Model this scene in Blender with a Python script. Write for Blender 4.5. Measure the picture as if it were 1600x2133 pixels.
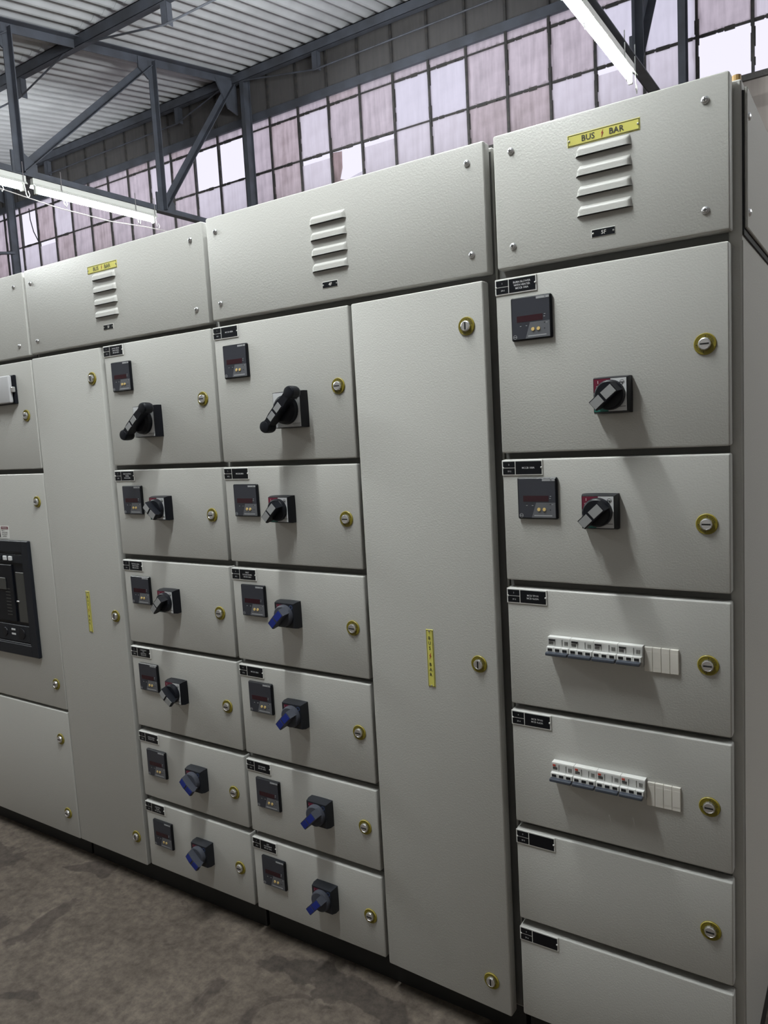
import bpy, bmesh, math, random
from mathutils import Vector, Matrix
for o in list(bpy.data.objects): bpy.data.objects.remove(o)
S = bpy.context.scene
COL = S.collection
R = math.radians
random.seed(7)

# ------------------------------------------------------------------ camera, world, exposure
cam_d = bpy.data.cameras.new('camera')
cam_d.sensor_fit = 'VERTICAL'; cam_d.sensor_height = 36.0
cam_d.lens = 1579.82 / 2133.0 * 36.0
cam_d.clip_start = 0.05; cam_d.clip_end = 200
cam = bpy.data.objects.new('camera', cam_d); COL.objects.link(cam)
rt = Vector((0.83533188, 0.54696439, -0.05523238))
dn = Vector((0.01279124, -0.11977949, -0.99271812))
fw = Vector((-0.54959716, 0.82854259, -0.10705198))
cam.matrix_world = Matrix(((rt.x, -dn.x, -fw.x, 0.25597), (rt.y, -dn.y, -fw.y, -1.64658),
                           (rt.z, -dn.z, -fw.z, 1.60227), (0, 0, 0, 1)))
S.camera = cam

W = bpy.data.worlds.new('overcast_sky'); S.world = W; W.use_nodes = True
bg = W.node_tree.nodes['Background']
bg.inputs['Color'].default_value = (0.87, 0.845, 0.99, 1)
SKY = 1.06
bg.inputs['Strength'].default_value = SKY
TUBE = 715.0          # radiance of the fluorescent tubes
S.view_settings.view_transform = 'Standard'
S.view_settings.look = 'None'
S.view_settings.gamma = 1.0
S.view_settings.use_curve_mapping = False
S.view_settings.exposure = 0.0
cy = S.cycles                     # light-path limits that keep the render quick
cy.max_bounces = 6; cy.diffuse_bounces = 3; cy.glossy_bounces = 2; cy.transmission_bounces = 3
cy.transparent_max_bounces = 6; cy.caustics_reflective = False; cy.caustics_refractive = False
cy.sample_clamp_indirect = 6.0
cy.use_adaptive_sampling = True; cy.adaptive_threshold = 0.03
cy.use_denoising = True; cy.use_light_tree = False

# ------------------------------------------------------------------ materials
MATS = {}
def nmat(name, col, rough=0.5, metal=0.0, spec=0.5, bump=None, var=None, emit=None):
    m = bpy.data.materials.new(name); m.use_nodes = True
    nt = m.node_tree; b = nt.nodes['Principled BSDF']
    b.inputs['Base Color'].default_value = (*col, 1)
    b.inputs['Roughness'].default_value = rough
    b.inputs['Metallic'].default_value = metal
    b.inputs['Specular IOR Level'].default_value = spec
    if emit:
        b.inputs['Emission Color'].default_value = (*emit[0], 1)
        b.inputs['Emission Strength'].default_value = emit[1]
    tc = None
    if bump or var:
        tc = nt.nodes.new('ShaderNodeTexCoord')
    if bump:                       # (scale, strength, distance)
        n = nt.nodes.new('ShaderNodeTexNoise'); n.inputs['Scale'].default_value = bump[0]
        n.inputs['Detail'].default_value = 2.0
        bp = nt.nodes.new('ShaderNodeBump'); bp.inputs['Strength'].default_value = bump[1]
        bp.inputs['Distance'].default_value = bump[2]
        nt.links.new(tc.outputs['Object'], n.inputs['Vector'])
        nt.links.new(n.outputs['Fac'], bp.inputs['Height'])
        nt.links.new(bp.outputs['Normal'], b.inputs['Normal'])
    if var:                        # (scale, other colour, detail)
        n = nt.nodes.new('ShaderNodeTexNoise'); n.inputs['Scale'].default_value = var[0]
        n.inputs['Detail'].default_value = var[2]
        cr = nt.nodes.new('ShaderNodeValToRGB')
        cr.color_ramp.elements[0].position = 0.35; cr.color_ramp.elements[1].position = 0.65
        cr.color_ramp.elements[0].color = (*col, 1); cr.color_ramp.elements[1].color = (*var[1], 1)
        nt.links.new(tc.outputs['Object'], n.inputs['Vector'])
        nt.links.new(n.outputs['Fac'], cr.inputs['Fac'])
        nt.links.new(cr.outputs['Color'], b.inputs['Base Color'])
    MATS[name] = m
    return m

nmat('paint', (0.505, 0.500, 0.478), 0.42, bump=(270, 0.40, 0.0013))
nmat('plinth_black', (0.012, 0.012, 0.012), 0.6)
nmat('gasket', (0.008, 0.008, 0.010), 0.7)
nmat('gap_shade', (0.17, 0.17, 0.165), 0.8, spec=0.2)  # dark grey standing in for the shade between the doors
nmat('chrome', (0.80, 0.80, 0.82), 0.33, 1.0)
nmat('zinc', (0.62, 0.62, 0.60), 0.3, 1.0)
nmat('slot', (0.01, 0.01, 0.01), 0.6)
nmat('yellow', (0.50, 0.42, 0.09), 0.35)
nmat('yellow_sign', (0.68, 0.63, 0.14), 0.45)
nmat('yellow_dark', (0.20, 0.16, 0.01), 0.5)
nmat('ink', (0.012, 0.012, 0.014), 0.5)
nmat('red_ink', (0.42, 0.05, 0.03), 0.5)
nmat('plate_white', (0.78, 0.78, 0.76), 0.4)
nmat('plate_black', (0.004, 0.005, 0.008), 0.35, spec=0.3)
nmat('text_grey', (0.66, 0.67, 0.69), 0.5)
nmat('meter_case', (0.005, 0.006, 0.009), 0.35, spec=0.3)
nmat('meter_face', (0.040, 0.043, 0.056), 0.25)
nmat('meter_grey', (0.125, 0.130, 0.145), 0.35)
nmat('meter_mark', (0.40, 0.41, 0.43), 0.4)
nmat('led_window', (0.035, 0.008, 0.014), 0.15)
nmat('button_gold', (0.75, 0.55, 0.22), 0.35)
nmat('handle_black', (0.0055, 0.0065, 0.011), 0.42, spec=0.28)
nmat('handle_face', (0.62, 0.63, 0.65), 0.4)
nmat('handle_red', (0.15, 0.007, 0.030), 0.4)
nmat('handle_green', (0.02, 0.16, 0.13), 0.4)
nmat('insert_grey', (0.30, 0.305, 0.31), 0.42)
nmat('slate', (0.018, 0.020, 0.026), 0.42, spec=0.3)
nmat('knob_slate', (0.065, 0.070, 0.090), 0.45, spec=0.3)
nmat('insert_blue', (0.009, 0.026, 0.24), 0.4)
nmat('blue_mark', (0.05, 0.08, 0.20), 0.4)
nmat('mcb_white', (0.86, 0.86, 0.84), 0.4)
nmat('mcb_grey', (0.50, 0.50, 0.49), 0.45)
nmat('mcb_lever', (0.060, 0.070, 0.092), 0.35)
nmat('blank_cream', (0.74, 0.71, 0.66), 0.5)
nmat('acb_frame', (0.013, 0.015, 0.021), 0.5, spec=0.3)
nmat('acb_face', (0.007, 0.008, 0.012), 0.4, spec=0.3)
nmat('acb_grey', (0.055, 0.055, 0.052), 0.5)
nmat('flap_silver', (0.52, 0.52, 0.54), 0.35)
nmat('cork', (0.45, 0.28, 0.10), 0.6)
nmat('steel_dark', (0.080, 0.089, 0.115), 0.6, var=(6, (0.058, 0.062, 0.076), 4))
nmat('bar_dark', (0.030, 0.030, 0.034), 0.7, var=(25, (0.055, 0.050, 0.048), 4))
nmat('putty', (0.050, 0.047, 0.046), 0.85, bump=(60, 0.8, 0.01))
nmat('shade_board', (0.14, 0.155, 0.20), 0.7)
nmat('batten_white', (0.74, 0.75, 0.72), 0.4)
nmat('wire_white', (0.75, 0.72, 0.72), 0.5)
nmat('wire_black', (0.02, 0.02, 0.02), 0.5)
nmat('tube_lit', (0.9, 0.9, 0.9), 0.4, emit=((0.955, 1.0, 0.985), TUBE))
nmat('roof_sheet', (0.50, 0.51, 0.54), 0.85, var=(3.0, (0.41, 0.42, 0.445), 5))
nmat('wall_pale', (0.50, 0.475, 0.44), 0.9, var=(1.5, (0.42, 0.395, 0.36), 6))

def floor_mat():
    m = bpy.data.materials.new('concrete_floor'); m.use_nodes = True; MATS['floor'] = m
    nt = m.node_tree; b = nt.nodes['Principled BSDF']; L = nt.links
    tc = nt.nodes.new('ShaderNodeTexCoord')
    n1 = nt.nodes.new('ShaderNodeTexNoise'); n1.inputs['Scale'].default_value = 3.2; n1.inputs['Detail'].default_value = 14
    n1.inputs['Roughness'].default_value = 0.70
    n2 = nt.nodes.new('ShaderNodeTexNoise'); n2.inputs['Scale'].default_value = 30; n2.inputs['Detail'].default_value = 12; n2.inputs['Roughness'].default_value = 0.7
    n3 = nt.nodes.new('ShaderNodeTexNoise'); n3.inputs['Scale'].default_value = 4.2; n3.inputs['Detail'].default_value = 9
    n3.inputs['Distortion'].default_value = 0.6
    for n in (n1, n2, n3): L.new(tc.outputs['Object'], n.inputs['Vector'])
    r1 = nt.nodes.new('ShaderNodeValToRGB')
    r1.color_ramp.elements[0].position = 0.33; r1.color_ramp.elements[0].color = (0.095, 0.076, 0.062, 1)
    r1.color_ramp.elements[1].position = 0.70; r1.color_ramp.elements[1].color = (0.180, 0.150, 0.126, 1)
    L.new(n1.outputs['Fac'], r1.inputs['Fac'])
    r2 = nt.nodes.new('ShaderNodeValToRGB')
    r2.color_ramp.elements[0].position = 0.35; r2.color_ramp.elements[0].color = (0.52, 0.50, 0.48, 1)
    r2.color_ramp.elements[1].position = 0.68; r2.color_ramp.elements[1].color = (1.28, 1.26, 1.22, 1)
    L.new(n2.outputs['Fac'], r2.inputs['Fac'])
    mx = nt.nodes.new('ShaderNodeMix'); mx.data_type = 'RGBA'; mx.blend_type = 'MULTIPLY'; mx.inputs[0].default_value = 1
    L.new(r1.outputs['Color'], mx.inputs[6]); L.new(r2.outputs['Color'], mx.inputs[7])
    r3 = nt.nodes.new('ShaderNodeValToRGB')           # damp stains
    r3.color_ramp.elements[0].position = 0.605; r3.color_ramp.elements[0].color = (0, 0, 0, 1)
    r3.color_ramp.elements[1].position = 0.625; r3.color_ramp.elements[1].color = (1, 1, 1, 1)
    L.new(n3.outputs['Fac'], r3.inputs['Fac'])
    m2 = nt.nodes.new('ShaderNodeMix'); m2.data_type = 'RGBA'; m2.blend_type = 'MULTIPLY'
    L.new(r3.outputs['Color'], m2.inputs[0]); L.new(mx.outputs[2], m2.inputs[6])
    m2.inputs[7].default_value = (0.58, 0.56, 0.57, 1)
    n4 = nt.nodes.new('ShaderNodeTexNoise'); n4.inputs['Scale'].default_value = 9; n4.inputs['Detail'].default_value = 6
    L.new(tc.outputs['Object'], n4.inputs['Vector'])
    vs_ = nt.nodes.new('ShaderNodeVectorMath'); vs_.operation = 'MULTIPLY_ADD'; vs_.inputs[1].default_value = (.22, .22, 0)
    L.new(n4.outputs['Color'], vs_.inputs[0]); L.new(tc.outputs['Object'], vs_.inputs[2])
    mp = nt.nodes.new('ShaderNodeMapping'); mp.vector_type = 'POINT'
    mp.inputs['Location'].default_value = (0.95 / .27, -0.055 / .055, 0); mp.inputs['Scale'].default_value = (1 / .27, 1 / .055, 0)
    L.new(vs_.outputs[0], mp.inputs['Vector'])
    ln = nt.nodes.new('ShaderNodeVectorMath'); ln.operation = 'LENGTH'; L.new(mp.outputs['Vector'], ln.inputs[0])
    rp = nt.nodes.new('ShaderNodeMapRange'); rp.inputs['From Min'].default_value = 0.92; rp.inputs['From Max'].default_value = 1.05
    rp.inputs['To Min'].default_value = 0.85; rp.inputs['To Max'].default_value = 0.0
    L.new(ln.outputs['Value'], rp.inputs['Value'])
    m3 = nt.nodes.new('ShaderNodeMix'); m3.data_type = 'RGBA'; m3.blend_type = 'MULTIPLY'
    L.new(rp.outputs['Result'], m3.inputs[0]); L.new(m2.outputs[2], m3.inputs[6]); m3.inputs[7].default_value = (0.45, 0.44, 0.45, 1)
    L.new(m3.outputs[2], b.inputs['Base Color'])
    b.inputs['Roughness'].default_value = 0.75
    bp = nt.nodes.new('ShaderNodeBump'); bp.inputs['Strength'].default_value = 0.25; bp.inputs['Distance'].default_value = 0.01
    L.new(n2.outputs['Fac'], bp.inputs['Height']); L.new(bp.outputs['Normal'], b.inputs['Normal'])
floor_mat()

def wall_mat():
    m = bpy.data.materials.new('dirty_plaster'); m.use_nodes = True; MATS['wall'] = m
    nt = m.node_tree; b = nt.nodes['Principled BSDF']; L = nt.links
    tc = nt.nodes.new('ShaderNodeTexCoord'); mp = nt.nodes.new('ShaderNodeMapping')
    mp.inputs['Scale'].default_value = (9, 9, 0.9)
    n = nt.nodes.new('ShaderNodeTexNoise'); n.inputs['Scale'].default_value = 1.0; n.inputs['Detail'].default_value = 8
    r = nt.nodes.new('ShaderNodeValToRGB')
    r.color_ramp.elements[0].position = 0.3; r.color_ramp.elements[0].color = (0.13, 0.112, 0.105, 1)
    r.color_ramp.elements[1].position = 0.7; r.color_ramp.elements[1].color = (0.25, 0.225, 0.21, 1)
    L.new(tc.outputs['Object'], mp.inputs['Vector']); L.new(mp.outputs['Vector'], n.inputs['Vector'])
    L.new(n.outputs['Fac'], r.inputs['Fac']); L.new(r.outputs['Color'], b.inputs['Base Color'])
    b.inputs['Roughness'].default_value = 0.9
wall_mat()

def pane_mat(name, c0, c1, clear, dif=0.07, edge=0.62):
    """dirty glass: translucent film of grime with streaks, partly clear"""
    m = bpy.data.materials.new(name); m.use_nodes = True; MATS[name] = m
    nt = m.node_tree; L = nt.links
    for n in list(nt.nodes):
        if n.type == 'BSDF_PRINCIPLED': nt.nodes.remove(n)
    out = [n for n in nt.nodes if n.type == 'OUTPUT_MATERIAL'][0]
    tc = nt.nodes.new('ShaderNodeTexCoord'); mp = nt.nodes.new('ShaderNodeMapping')
    mp.inputs['Scale'].default_value = (26, 26, 2.4)
    oi = nt.nodes.new('ShaderNodeObjectInfo')
    ad = nt.nodes.new('ShaderNodeVectorMath'); ad.operation = 'ADD'
    mul = nt.nodes.new('ShaderNodeMath'); mul.operation = 'MULTIPLY'; mul.inputs[1].default_value = 40
    L.new(oi.outputs['Random'], mul.inputs[0])
    L.new(tc.outputs['Object'], mp.inputs['Vector']); L.new(mp.outputs['Vector'], ad.inputs[0]); L.new(mul.outputs[0], ad.inputs[1])
    n = nt.nodes.new('ShaderNodeTexNoise'); n.inputs['Scale'].default_value = 1; n.inputs['Detail'].default_value = 6
    L.new(ad.outputs[0], n.inputs['Vector'])
    n2 = nt.nodes.new('ShaderNodeTexNoise'); n2.inputs['Scale'].default_value = 6; n2.inputs['Detail'].default_value = 6
    L.new(tc.outputs['Object'], n2.inputs['Vector'])
    av = nt.nodes.new('ShaderNodeMath'); av.operation = 'ADD'
    L.new(n.outputs['Fac'], av.inputs[0]); L.new(n2.outputs['Fac'], av.inputs[1])
    hf = nt.nodes.new('ShaderNodeMath'); hf.operation = 'MULTIPLY'; hf.inputs[1].default_value = 0.5
    L.new(av.outputs[0], hf.inputs[0])
    r = nt.nodes.new('ShaderNodeValToRGB')
    r.color_ramp.elements[0].position = 0.38; r.color_ramp.elements[0].color = (*c0, 1)
    r.color_ramp.elements[1].position = 0.62; r.color_ramp.elements[1].color = (*c1, 1)
    L.new(hf.outputs[0], r.inputs['Fac'])
    sx = nt.nodes.new('ShaderNodeSeparateXYZ'); L.new(tc.outputs['Object'], sx.inputs[0])
    ab = nt.nodes.new('ShaderNodeMath'); ab.operation = 'ABSOLUTE'; L.new(sx.outputs['X'], ab.inputs[0])
    ex = nt.nodes.new('ShaderNodeMath'); ex.operation = 'SUBTRACT'; ex.inputs[0].default_value = 0.1874; L.new(ab.outputs[0], ex.inputs[1])
    mn = nt.nodes.new('ShaderNodeMath'); mn.operation = 'MINIMUM'; L.new(ex.outputs[0], mn.inputs[0]); L.new(sx.outputs['Z'], mn.inputs[1])
    nz = nt.nodes.new('ShaderNodeTexNoise'); nz.inputs['Scale'].default_value = 22; nz.inputs['Detail'].default_value = 5
    L.new(ad.outputs[0], nz.inputs['Vector']); nz.inputs['Scale'].default_value = 1.6
    ma = nt.nodes.new('ShaderNodeMath'); ma.operation = 'MULTIPLY_ADD'; ma.inputs[1].default_value = 0.09; L.new(nz.outputs['Fac'], ma.inputs[0]); L.new(mn.outputs[0], ma.inputs[2])
    mr = nt.nodes.new('ShaderNodeMapRange'); mr.inputs['From Min'].default_value = 0.045; mr.inputs['From Max'].default_value = 0.065
    mr.inputs['To Min'].default_value = 1.0; mr.inputs['To Max'].default_value = 0.0; L.new(ma.outputs[0], mr.inputs['Value'])
    em = nt.nodes.new('ShaderNodeMix'); em.data_type = 'RGBA'; em.blend_type = 'MULTIPLY'; em.inputs[7].default_value = (edge, edge * .96, edge * .95, 1)
    L.new(mr.outputs['Result'], em.inputs[0]); L.new(r.outputs['Color'], em.inputs[6])
    tl = nt.nodes.new('ShaderNodeBsdfTranslucent'); tp = nt.nodes.new('ShaderNodeBsdfTransparent')
    df = nt.nodes.new('ShaderNodeBsdfDiffuse'); df.inputs['Color'].default_value = (dif, dif * .95, dif * .95, 1)
    ms = nt.nodes.new('ShaderNodeAddShader'); mx = nt.nodes.new('ShaderNodeMixShader'); mx.inputs[0].default_value = clear
    L.new(em.outputs[2], tl.inputs['Color'])
    L.new(tl.outputs[0], ms.inputs[0]); L.new(df.outputs[0], ms.inputs[1])
    L.new(ms.outputs[0], mx.inputs[1]); L.new(tp.outputs[0], mx.inputs[2]); L.new(mx.outputs[0], out.inputs['Surface'])
def clear_mat():
    m = bpy.data.materials.new('glass_clear'); m.use_nodes = True; MATS['glass_clear'] = m
    nt = m.node_tree; nt.nodes.remove(nt.nodes['Principled BSDF'])
    t = nt.nodes.new('ShaderNodeBsdfTransparent'); t.inputs['Color'].default_value = (0.96, 0.97, 0.97, 1)
    nt.links.new(t.outputs[0], nt.nodes['Material Output'].inputs['Surface'])
clear_mat()
pane_mat('pane_dirty', (0.44, 0.385, 0.40), (0.66, 0.585, 0.60), 0.04)
pane_mat('pane_shaded', (0.10, 0.115, 0.15), (0.15, 0.165, 0.21), 0.0, 0.10)  # upper row: dirty glass darkened further, overhang shade put into its colour
pane_mat('pane_brown', (0.35, 0.28, 0.275), (0.60, 0.51, 0.51), 0.04)
pane_mat('pane_light', (0.64, 0.60, 0.62), (0.77, 0.735, 0.76), 0.10)
pane_mat('pane_pale', (0.66, 0.645, 0.69), (0.76, 0.74, 0.79), 0.15, edge=0.9)

# ------------------------------------------------------------------ mesh builder
FONT_CACHE = {}
def glyphs(s, bold=0.0):
    if (s, bold) in FONT_CACHE: return FONT_CACHE[(s, bold)]
    cu = bpy.data.curves.new('txt', 'FONT'); cu.body = s; cu.align_x = 'CENTER'; cu.align_y = 'CENTER'
    cu.size = 1.0; cu.resolution_u = 2; cu.offset = bold
    o = bpy.data.objects.new('txt', cu); COL.objects.link(o)
    bpy.context.view_layer.update()
    me = bpy.data.meshes.new_from_object(o.evaluated_get(bpy.context.evaluated_depsgraph_get()))
    v = [tuple(x.co[:2]) for x in me.vertices]; f = [tuple(p.vertices) for p in me.polygons]
    # flip so that the letters face -y
    bpy.data.objects.remove(o); bpy.data.curves.remove(cu); bpy.data.meshes.remove(me)
    if v:
        x0 = min(a for a, b in v); x1 = max(a for a, b in v); y0 = min(b for a, b in v); y1 = max(b for a, b in v)
        v = [(a - (x0 + x1) / 2, b - (y0 + y1) / 2) for a, b in v]
        FONT_CACHE[(s, bold)] = (v, f, x1 - x0, y1 - y0)
    else: FONT_CACHE[(s, bold)] = ([], [], 1, 1)
    return FONT_CACHE[(s, bold)]

class MB:
    def __init__(s): s.v = []; s.f = []; s.m = []; s.mats = []
    def mi(s, name):
        if name not in s.mats: s.mats.append(name)
        return s.mats.index(name)
    def add(s, vs, fs, m):
        k = len(s.v); s.v += [tuple(x) for x in vs]
        mi = s.mi(m)
        for f in fs: s.f.append(tuple(i + k for i in f)); s.m.append(mi)
        return s
    def box(s, x0, x1, y0, y1, z0, z1, m):
        vs = [(x, y, z) for x in (x0, x1) for y in (y0, y1) for z in (z0, z1)]
        return s.add(vs, [(0, 1, 3, 2), (4, 6, 7, 5), (0, 4, 5, 1), (2, 3, 7, 6), (0, 2, 6, 4), (1, 5, 7, 3)], m)
    def rbox(s, x0, x1, y0, y1, z0, z1, m, r=0.004, seg=2):
        bm = bmesh.new()
        bmesh.ops.create_cube(bm, size=1.0)
        for v in bm.verts:
            v.co = ((x0 + x1) / 2 + v.co.x * (x1 - x0), (y0 + y1) / 2 + v.co.y * (y1 - y0), (z0 + z1) / 2 + v.co.z * (z1 - z0))
        bmesh.ops.bevel(bm, geom=list(bm.edges), offset=r, segments=seg, profile=0.5, affect='EDGES')
        bm.verts.index_update()
        s.add([v.co[:] for v in bm.verts], [[v.index for v in f.verts] for f in bm.faces], m); bm.free()
        return s
    def prism(s, poly, y0, y1, m):          # poly in (x,z), extruded along y
        n = len(poly)
        vs = [(x, y0, z) for x, z in poly] + [(x, y1, z) for x, z in poly]
        fs = [tuple(range(n))[::-1], tuple(range(n, 2 * n))] + [(i, (i + 1) % n, n + (i + 1) % n, n + i) for i in range(n)]
        return s.add(vs, fs, m)
    def extr(s, prof, a, b, m, axis):       # prof: list of 3-vectors, extruded along axis from a to b
        n = len(prof); ax = Vector(axis)
        vs = [Vector(p) + ax * a for p in prof] + [Vector(p) + ax * b for p in prof]
        fs = [tuple(range(n))[::-1], tuple(range(n, 2 * n))] + [(i, (i + 1) % n, n + (i + 1) % n, n + i) for i in range(n)]
        return s.add(vs, fs, m)
    def ycyl(s, x, z, y0, y1, r0, r1, m, n=24):   # frustum along y from y0 (radius r0) to y1 (radius r1)
        vs = []
        for y, r in ((y0, r0), (y1, r1)):
            vs += [(x + r * math.cos(2 * math.pi * i / n), y, z + r * math.sin(2 * math.pi * i / n)) for i in range(n)]
        fs = [tuple(range(n)), tuple(range(n, 2 * n))[::-1]] + [(i, n + i, n + (i + 1) % n, (i + 1) % n) for i in range(n)]
        return s.add(vs, fs, m)
    def lathe(s, x, z, prof, m, n=24):      # prof: list of (radius, y)
        vs = []; fs = []
        for r, y in prof:
            vs += [(x + r * math.cos(2 * math.pi * i / n), y, z + r * math.sin(2 * math.pi * i / n)) for i in range(n)]
        for k in range(len(prof) - 1):
            for i in range(n):
                j = (i + 1) % n; fs.append((k * n + i, (k + 1) * n + i, (k + 1) * n + j, k * n + j))
        fs.append(tuple(range((len(prof) - 1) * n, len(prof) * n))[::-1])
        return s.add(vs, fs, m)
    def bar(s, p0, p1, w, h, m, up=(0, 0, 1)):
        p0 = Vector(p0); p1 = Vector(p1); d = (p1 - p0).normalized(); u = Vector(up)
        if abs(d.dot(u)) > 0.99: u = Vector((1, 0, 0))
        a = d.cross(u).normalized(); b = a.cross(d).normalized()
        vs = []
        for p in (p0, p1):
            for sa, sb in ((-1, -1), (1, -1), (1, 1), (-1, 1)): vs.append(p + a * sa * w / 2 + b * sb * h / 2)
        return s.add(vs, [(3, 2, 1, 0), (4, 5, 6, 7), (0, 1, 5, 4), (1, 2, 6, 5), (2, 3, 7, 6), (3, 0, 4, 7)], m)
    def angle(s, p0, p1, w, m, side=(1, 0, 0), flip=1, t=0.007):
        """steel angle: one leg in the truss plane, the other sticking out along side"""
        p0 = Vector(p0); p1 = Vector(p1); d = (p1 - p0).normalized(); sd = Vector(side)
        up = sd.cross(d).normalized() * flip
        s.bar(p0, p1, t, w, m, up=up)
        off = -up * (w / 2 - t / 2) + sd * (w / 2)
        s.bar(p0 + off, p1 + off, w, t, m, up=up)
        return s
    def tube(s, pts, r, m, n=6, closed_ends=True):
        pts = [Vector(p) for p in pts]; vs = []; fs = []
        for i, p in enumerate(pts):
            d = (pts[min(i + 1, len(pts) - 1)] - pts[max(i - 1, 0)]).normalized()
            u = Vector((0, 0, 1)) if abs(d.z) < 0.9 else Vector((1, 0, 0))
            a = d.cross(u).normalized(); b = a.cross(d).normalized()
            vs += [p + a * r * math.cos(2 * math.pi * k / n) + b * r * math.sin(2 * math.pi * k / n) for k in range(n)]
        for i in range(len(pts) - 1):
            for k in range(n):
                j = (k + 1) % n; fs.append((i * n + k, i * n + j, (i + 1) * n + j, (i + 1) * n + k))
        fs.append(tuple(range(n))[::-1]); fs.append(tuple(range((len(pts) - 1) * n, len(pts) * n)))
        return s.add(vs, fs, m)
    def text(s, st, x, z, y, h, m, maxw=None, ang=0.0, bold=0.012):
        v, f, w, hh = glyphs(st, bold)
        k = h / 0.70                                      # cap height of the built-in font is ~0.7
        if maxw and w * k > maxw: kx = maxw / w
        else: kx = k
        c, sn = math.cos(ang), math.sin(ang)
        vs = []
        for a, b in v:
            a *= kx; b *= k
            vs.append((x + a * c - b * sn, y, z + a * sn + b * c))
        return s.add(vs, [q for q in f], m)
    def mesh(s, name, org=(0, 0, 0), smooth=True, ang=17):
        me = bpy.data.meshes.new(name)
        ox, oy, oz = org
        me.from_pydata([(x - ox, y - oy, z - oz) for x, y, z in s.v], [], s.f)
        for q in s.mats: me.materials.append(MATS[q])
        me.polygons.foreach_set('material_index', s.m)
        if smooth:
            me.polygons.foreach_set('use_smooth', [True] * len(me.polygons))
            me.set_sharp_from_angle(angle=R(ang))
        me.update()
        return me

ORG = {}
def place(name, me, wloc, parent=None):
    o = bpy.data.objects.new(name, me); COL.objects.link(o)
    wl = Vector(wloc)
    ORG[o] = wl
    if parent: o.parent = parent; o.location = wl - ORG[parent]
    else: o.location = wl
    return o
def build(mb, name, parent=None, org=None, smooth=True):
    if org is None:
        xs = [v[0] for v in mb.v]; ys = [v[1] for v in mb.v]; zs = [v[2] for v in mb.v]
        org = ((min(xs) + max(xs)) / 2, (min(ys) + max(ys)) / 2, min(zs))
    return place(name, mb.mesh(name, org, smooth), org, parent)
def tag(o, label=None, cat=None, group=None, kind=None):
    if label: o['label'] = label
    if cat: o['category'] = cat
    if group: o['group'] = group
    if kind: o['kind'] = kind
    return o
def empty(name, loc, label, cat, group=None):
    o = place(name, None, loc); o.empty_display_size = 0.1
    return tag(o, label, cat, group)
def lab(o, t): o['label'] = t; return o

# ------------------------------------------------------------------ the hall
XA, XB, YF, YG = -14.5, 7.8, -4.55, 4.853       # side walls, front wall, glazing plane
SILL = 4.038
def roof_z(y): return 5.45 + 0.172 * (y - 4.75)
tag(build(MB().box(XA - .2, XB + .2, YF - .2, 5.2, -0.2, 0.0, 'floor'), 'floor', org=(0, 0, 0)), kind='structure')
tag(build(MB().box(XA - .2, XB + .2, 4.83, 5.03, 0.0, SILL, 'wall'), 'wall_back'), kind='structure')
tag(build(MB().box(XA - .2, XB + .2, YF - .2, YF, 0.0, 3.95, 'wall_pale'), 'wall_front'), kind='structure')
for nm, x0, x1 in (('wall_left', XA - .2, XA), ('wall_right', XB, XB + .2)):
    mb = MB(); poly = [(YF, 0), (4.83, 0), (4.83, roof_z(4.83)), (YF, roof_z(YF))]
    mb.extr([(0, y, z) for y, z in poly], x0, x1, 'wall_pale' if nm == 'wall_left' else 'wall', (1, 0, 0))
    tag(build(mb, nm), kind='structure')

# corrugated roof sheets
ceiling = tag(place('ceiling', None, (-3, 0, roof_z(0))), kind='structure')
PITCH, NW = 0.146, 7
SW = PITCH * NW
sl = math.atan(0.172)
def sheet_mesh(length):
    mb = MB(); seg = 10; n = NW * seg + 4
    top = []
    for i in range(n + 1):
        x = i * PITCH / seg; z = 0.024 * (1 - math.cos(2 * math.pi * i / seg))
        top.append((x, z))
    vs = []
    for d in (0.0, length):
        for t in (0.0, 0.007):
            for x, z in top: vs.append((x, d * math.cos(sl), z + t + d * math.sin(sl)))
    k = n + 1; fs = []
    for i in range(n):
        fs.append((i, i + 1, 2 * k + i + 1, 2 * k + i)[::-1])
        fs.append((k + i, k + i + 1, 3 * k + i + 1, 3 * k + i))
        fs.append((i, i + 1, k + i + 1, k + i)); fs.append((2 * k + i, 3 * k + i, 3 * k + i + 1, 2 * k + i + 1))
    fs.append((0, k, 3 * k, 2 * k)); fs.append((n, 2 * k + n, 3 * k + n, k + n))
    mb.add(vs, fs, 'roof_sheet')
    return mb.mesh('roof_sheet')
rows = [(-4.75, -2.60), (-2.75, -0.90), (-1.05, 0.95), (0.80, 2.88), (2.73, 5.25)]
for r_i, (ya, yb) in enumerate(rows):
    me = sheet_mesh((yb - ya) / math.cos(sl))
    nx = int((XB - XA) / SW) + 1
    for c in range(nx):
        x = XA + c * SW
        place('roof_sheet', me, (x, ya, roof_z(ya) + (0.006 if r_i % 2 else 0.0) + (0.004 if c % 2 else 0)), ceiling)

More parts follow.
